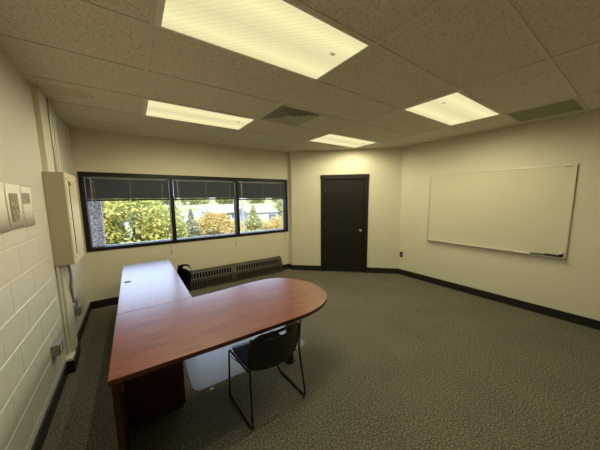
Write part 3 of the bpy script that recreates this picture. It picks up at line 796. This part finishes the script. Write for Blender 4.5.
tree('leafy_tree', 'large yellow-green leafy tree filling the left window light', 'tree', .0, 14.0, 2.3, 2.35, 3.2, M['leaf_yg'], 30000, .095)
tree('conifer', 'grey-green conifer just left of the first window post', 'tree', 2.05, 16.5, 1.75, 1.5, 3, M['leaf_gr'], 6500, .09, cone=True)
tree('conifer', 'slim grey-green conifer just right of the first window post', 'tree', 3.35, 18.5, .95, 1.7, 3, M['leaf_gr'], 11000, .09, cone=True)
tree('golden_tree', 'golden autumn tree in the middle window light', 'tree', 5.2, 20.0, .85, 2.1, 2.6, M['leaf_or'], 15000, .085)
tree('golden_tree', 'lower orange-gold tree at the right of the middle window light', 'tree', 7.8, 22.5, -.1, 1.7, 2.2, M['leaf_or'], 8000, .09)
tree('pointed_tree', 'pale green pointed tree beside the light pole', 'tree', 8.75, 20.0, 1.05, 2.2, 3, M['leaf_lg'], 15000, .09, cone=True)
tree('golden_tree', 'gold tree in the lower right corner of the right window light', 'tree', 11.4, 21.5, -.1, 2.1, 2.4, M['leaf_or'], 11000, .09)
tree('leafy_tree', 'pale green tree beyond the tan roof at the right edge of the window', 'tree', 33.5, 57, 1.2, 3.2, 3.2, M['leaf_lg'], 3500, .30)
lp = thing('light_pole', 'pale grey pole standing left in the right window light', 'pole', (5.62, 14.4, GZ))
MB().cyl((0, 0, 0), (0, 0, 5.35), .055, 14, .045).build('shaft', M['pole'], lp, 'auto')
MB().box(-.08, .08, -.08, .08, 0, .03).build('base_plate', M['pole'], lp)
# two low buildings
b1 = thing('low_building', 'white-roofed low building with dark windows left of the right window post', 'building', (19, 64, GZ))
MB().box(-3.6, 7, 0, 9, 0, 1.9).build('walls', M['wall_white'], b1)
MB().prism([(-.7, 1.85), (9.7, 3.5), (9.7, 3.65), (-.7, 2.05)], -4.0, 7.4, 0, Matrix(((0, 0, 1, 0), (1, 0, 0, 0), (0, 1, 0, 0), (0, 0, 0, 1)))).build('roof', M['roof_white'], b1)
for k5 in range(6):
    f_ = MB().box(-3+k5*1.45, -2+k5*1.45, -.06, 0, .35, 1.6).build('window', M['dark_glass'], b1)
b2 = thing('low_building', 'tan-roofed white building in the right window light', 'building', (22.2, 50, GZ), math.radians(-8))
MB().box(-1.5, 5.4, 0, 9, 0, 2.4).build('walls', M['wall_white'], b2)
rf = MB(); V = [rf.bm.verts.new(p) for p in ((-1.9, -.5, 2.4), (5.8, -.5, 2.4), (5.8, 9.5, 2.4), (-1.9, 9.5, 2.4), (-1.9, 4.5, 3.5), (5.8, 4.5, 3.5))]
for idx in ((0, 1, 5, 4), (3, 4, 5, 2), (0, 4, 3), (1, 2, 5), (0, 3, 2, 1)): rf.bm.faces.new([V[i] for i in idx])
rf.build('roof', M['roof_tan'], b2)
MB().box(3.3, 5.0, -.06, 0, .5, 1.9).build('window', M['dark_glass'], b2)
MB().box(-.6, .6, -.06, 0, .0, 1.9).build('window', M['dark_glass'], b2)
# far tree line
proto = tree('distant_tree', 'distant pale green tree along the horizon', 'tree', -20, 240, 4.6, 9.5, 4.2, M['leaf_lg'], 1600, 1.0, 'far tree line')
for i in range(1, 15):
    c = copy_tree(proto); c.location = (-20+i*16, 240+(i % 2)*34+random.uniform(-3, 3), GZ-random.uniform(0, 1.6)); c.rotation_euler = (0, 0, i*1.7)

# ------------------------------------------------------------------ light
wd = bpy.data.worlds.new('sky'); SC.world = wd; wd.use_nodes = True
N = wd.node_tree.nodes; L = wd.node_tree.links; bg = N['Background']
tc = N.new('ShaderNodeTexCoord'); sx = N.new('ShaderNodeSeparateXYZ'); L.new(tc.outputs['Generated'], sx.inputs[0])
r = ramp(N, [(.0, (.90, .94, 1.0, 1)), (.12, (.60, .73, 1.0, 1)), (.5, (.50, .66, 1.0, 1)), (1, (.35, .52, .95, 1))])
L.new(sx.outputs['Z'], r.inputs[0]); L.new(r.outputs[0], bg.inputs[0]); bg.inputs[1].default_value = 4.3
sd = bpy.data.lights.new('sun', 'SUN'); sd.energy = 10.0; sd.angle = .01; sd.color = (1, .95, .84)
so = bpy.data.objects.new('sun', sd); COL.objects.link(so)
so.rotation_euler = Vector((.45, 1.0, -.95)).to_track_quat('-Z', 'Y').to_euler()

# ------------------------------------------------------------------ camera (solved from the room's lines)
f_px, yaw, pitch, roll = 241.756, .6084, -.1229, -.0102
cy_, sy_ = math.cos(yaw), math.sin(yaw); cp, sp_ = math.cos(pitch), math.sin(pitch); crr, srr = math.cos(roll), math.sin(roll)
Fw = Vector((sy_*cp, cy_*cp, sp_)); Rt = Vector((cy_, -sy_, 0)); Up = Rt.cross(Fw)
R2 = crr*Rt+srr*Up; U2 = -srr*Rt+crr*Up
cam = bpy.data.cameras.new('camera'); co = bpy.data.objects.new('camera', cam); COL.objects.link(co)
cam.sensor_fit = 'HORIZONTAL'; cam.sensor_width = 36; cam.lens = 36*f_px/600
cam.shift_x = -1.3946/600; cam.shift_y = 2.2953/600; cam.clip_start = .02; cam.clip_end = 3000
mw = Matrix((R2, U2, -Fw)).transposed().to_4x4(); mw.translation = Vector((0, 0, 1.6689)); co.matrix_world = mw
SC.camera = co
SC.view_settings.view_transform = 'Standard'; SC.view_settings.look = 'None'; SC.view_settings.gamma = 1
SC.view_settings.use_curve_mapping = False; SC.view_settings.exposure = 0.0
